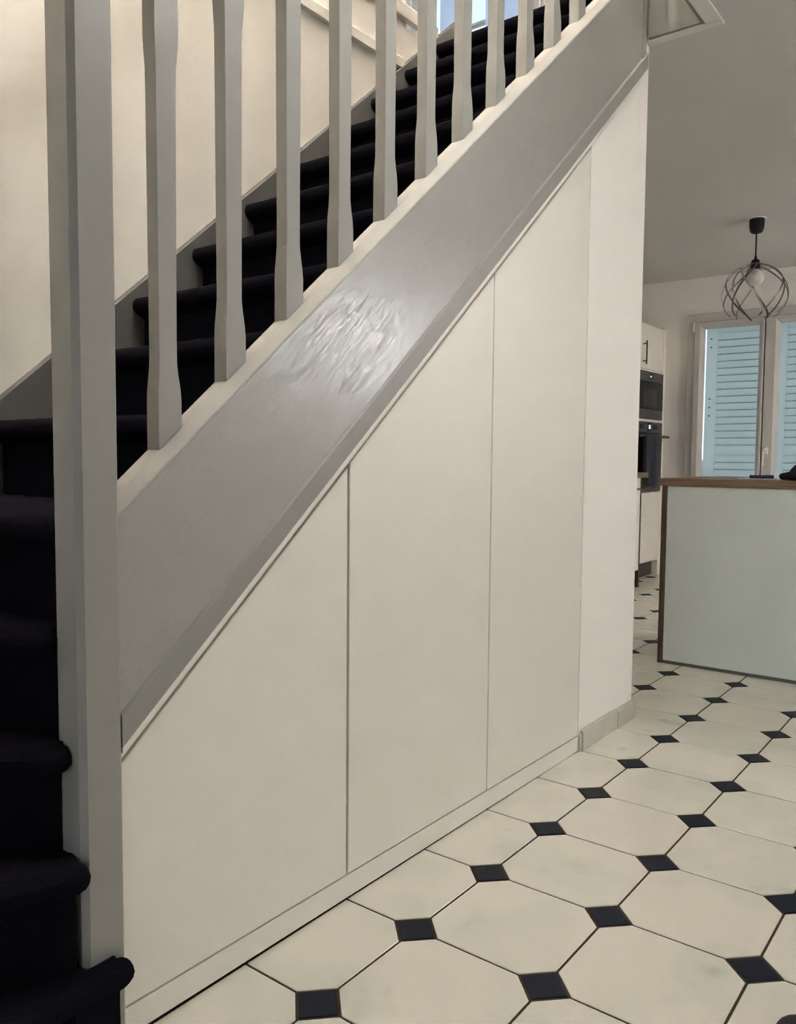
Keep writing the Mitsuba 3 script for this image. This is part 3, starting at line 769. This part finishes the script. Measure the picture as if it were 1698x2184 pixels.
def band_strip(a0, twist, lo, hi, r=RB, w=0.0115, t=0.0012, n=40):
    """A metal band that climbs a sphere from polar angle hi (bottom) to lo (top) while turning by twist."""
    s = np.linspace(0, 1, n)
    th = lo + (hi - lo) * s
    ph = a0 + twist * (s - 0.25)
    sq = 0.94
    c = np.c_[r * np.sin(th) * np.cos(ph), r * np.sin(th) * np.sin(ph), sq * r * np.cos(th)]
    tan = np.gradient(c, axis=0)
    tan /= np.linalg.norm(tan, axis=1, keepdims=True)
    nor = c / np.linalg.norm(c, axis=1, keepdims=True)
    wid = np.cross(tan, nor)
    wid /= np.linalg.norm(wid, axis=1, keepdims=True)
    v = np.concatenate([c + wid * (w / 2) * a + nor * t * b for a, b in ((-1, -1), (1, -1), (1, 1), (-1, 1))]).reshape(4, n, 3)
    f = []
    ix = lambda k, i: k * n + i
    for i in range(n - 1):
        for k in range(4):
            l = (k + 1) % 4
            f += [[ix(k, i), ix(l, i), ix(l, i + 1)], [ix(k, i), ix(l, i + 1), ix(k, i + 1)]]
    f += [[ix(0, 0), ix(2, 0), ix(1, 0)], [ix(0, 0), ix(3, 0), ix(2, 0)], [ix(0, n - 1), ix(1, n - 1), ix(2, n - 1)], [ix(0, n - 1), ix(2, n - 1), ix(3, n - 1)]]
    m = trimesh.Trimesh(v.reshape(-1, 3) + np.array([PX, PY, ZB]), f, process=False)
    m.fix_normals()
    return m


for i in range(6):
    a = i * 2 * math.pi / 6 + 0.35 + (0.0, 0.22, -0.15, 0.1, -0.2, 0.16)[i]
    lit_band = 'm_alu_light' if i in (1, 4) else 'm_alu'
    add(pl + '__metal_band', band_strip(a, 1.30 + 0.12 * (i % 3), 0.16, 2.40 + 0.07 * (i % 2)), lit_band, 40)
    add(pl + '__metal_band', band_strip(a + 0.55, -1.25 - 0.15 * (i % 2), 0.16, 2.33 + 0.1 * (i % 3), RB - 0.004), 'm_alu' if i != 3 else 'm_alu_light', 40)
add(pl + '__top_ring', lathe([(0.020, -0.002), (0.040, -0.002), (0.040, 0.002), (0.020, 0.002), (0.020, -0.002)], 28, (PX, PY, 2.211)), 'm_alu', 30)

# ================================================================ SHOE at the lower right corner
sh = thing('black_shoe', 'black rounded shoe toe on the floor at the bottom right corner', 'shoe')
SX, SY = 0.700, 0.418
ang = math.radians(126)      # direction the toe points to
Rz = trimesh.transformations.rotation_matrix(ang, [0, 0, 1])
half = [(0.0, 0.030), (0.03, 0.036), (0.09, 0.034), (0.15, 0.040), (0.20, 0.047), (0.235, 0.044), (0.262, 0.032), (0.275, 0.012)]
out = [(x, w) for x, w in half] + [(x, -w) for x, w in half[::-1]]
outl = Polygon(out).buffer(0.004)
so = prism_z(outl, 0.001, 0.022)
so.apply_translation((-0.275, 0, 0)); so.apply_transform(Rz); so.apply_translation((SX, SY, 0))
add(sh + '__sole', so, 'm_rubber', 40)
sph = lambda x, y, z, r, s=(1, 1, 1): m3.Manifold.sphere(r, 28).scale(s).translate((x, y, z))
toe = m3.Manifold.batch_hull([sph(0.232, 0, 0.044, 0.038, (1, 1.05, 0.75)), sph(0.185, 0, 0.050, 0.042, (1, 1.05, 0.8)), sph(0.12, 0, 0.058, 0.036, (1, 1, 1.1)), sph(0.235, 0, 0.028, 0.037, (1, 1.08, 0.3))])
heel = m3.Manifold.batch_hull([sph(0.12, 0, 0.058, 0.036, (1, 1, 1.1)), sph(0.05, 0, 0.075, 0.034, (1, 1, 1.2)), sph(0.035, 0, 0.035, 0.034), sph(0.12, 0, 0.03, 0.034, (1, 1, 0.3))])
up = (toe + heel) ^ mbox(-0.1, 0.4, -0.1, 0.1, 0.0225, 0.3)
um = up.refine_to_length(0.012).to_mesh()
ut = trimesh.Trimesh(np.array(um.vert_properties[:, :3], float), np.array(um.tri_verts), process=True)
ut.apply_translation((-0.275, 0, 0)); ut.apply_transform(Rz); ut.apply_translation((SX, SY, 0))
add(sh + '__upper', ut, 'm_rubber', 35)

# ================================================================ LAMPS that light the rooms
def lamp(name, pos, r, radiance, lab):
    """A flush ceiling lamp: a metal housing on the ceiling and a shallow glowing dome below it."""
    t = thing(name, lab, 'ceiling lamp')
    x, y, z = pos
    prof = [(0.0, -0.55 * r)] + [(r * math.sin(a), -0.55 * r * math.cos(a)) for a in np.linspace(0.08, math.pi / 2, 12)] + [(0.0, 0.0)]
    dome = trimesh.creation.revolve(np.array(prof), sections=40)
    dome.apply_translation((x, y, z - 0.045))
    dome.fix_normals()
    g = mikit.ply(dome, 'm_white', False)
    g['emitter'] = {'type': 'area', 'radiance': {'type': 'rgb', 'value': list(map(float, radiance))}}
    scene[t + '__dome'] = g
    add(t + '__housing', lathe([(0, -0.044), (r + 0.008, -0.044), (r + 0.012, -0.038), (r + 0.012, 0), (0, 0)], 40, (x, y, z)), 'm_white', 30)


# hanging lamp over the dining table: a glowing globe under a flat metal shade
hl = thing('hanging_lamp', 'lit globe lamp under a flat metal shade, hanging over the dining side', 'hanging lamp')
HX, HY, HZ = 3.0, 4.03, 1.95
g = mikit.ply(trimesh.creation.icosphere(3, 0.105).apply_translation((HX, HY, HZ)), 'm_white', True)
g['emitter'] = {'type': 'area', 'radiance': {'type': 'rgb', 'value': list(map(float, LAMP_DINING))}}
scene[hl + '__globe'] = g
add(hl + '__shade', lathe([(0.03, 0.112), (0.30, 0.060), (0.31, 0.060), (0.03, 0.118), (0.03, 0.112)], 48, (HX, HY, HZ)), 'm_white', 40)
add(hl + '__cord', tube([(HX, HY, HZ + 0.10), (HX, HY, ZC)], 0.005, 8), 'm_dark', 40)
lamp('dome_lamp', (0.54, 0.36, ZC), 0.11, LAMP_HALL, 'lit round dome lamp on the ceiling in front of the staircase')
# two unseen light troughs, added upstairs to brighten the stair wall off the ceiling
def added_cove(x0, x1, y0, y1, z, lab):
    t = thing('added_cove_light', lab, 'added light')
    add(t + '__trough', cat(bx(x0, x1, y0, y1, z, z + 0.012), bx(x0, x0 + 0.012, y0, y1, z + 0.012, z + 0.085), bx(x1 - 0.012, x1, y0, y1, z + 0.012, z + 0.085),
                            bx(x0 + 0.012, x1 - 0.012, y0, y0 + 0.012, z + 0.012, z + 0.085), bx(x0 + 0.012, x1 - 0.012, y1 - 0.012, y1, z + 0.012, z + 0.085)), 'm_wall_white')
    g = mikit.ply(bx(x0 + 0.03, x1 - 0.03, y0 + 0.03, y1 - 0.03, z + 0.014, z + 0.022), 'm_white', False)
    g['emitter'] = {'type': 'area', 'radiance': {'type': 'rgb', 'value': list(map(float, ADDED_STAIR_LIGHT))}, 'sampling_weight': 3.5}
    scene[t + '__light_strip'] = g


added_cove(XW + 0.001, XW + 0.15, -1.6, 1.1, 4.30, 'long unseen light trough on the stair wall, added to brighten it')
added_cove(0.80, 0.949, -1.6, 1.3, 4.30, 'long unseen light trough on the landing wall, added to brighten the stairwell')
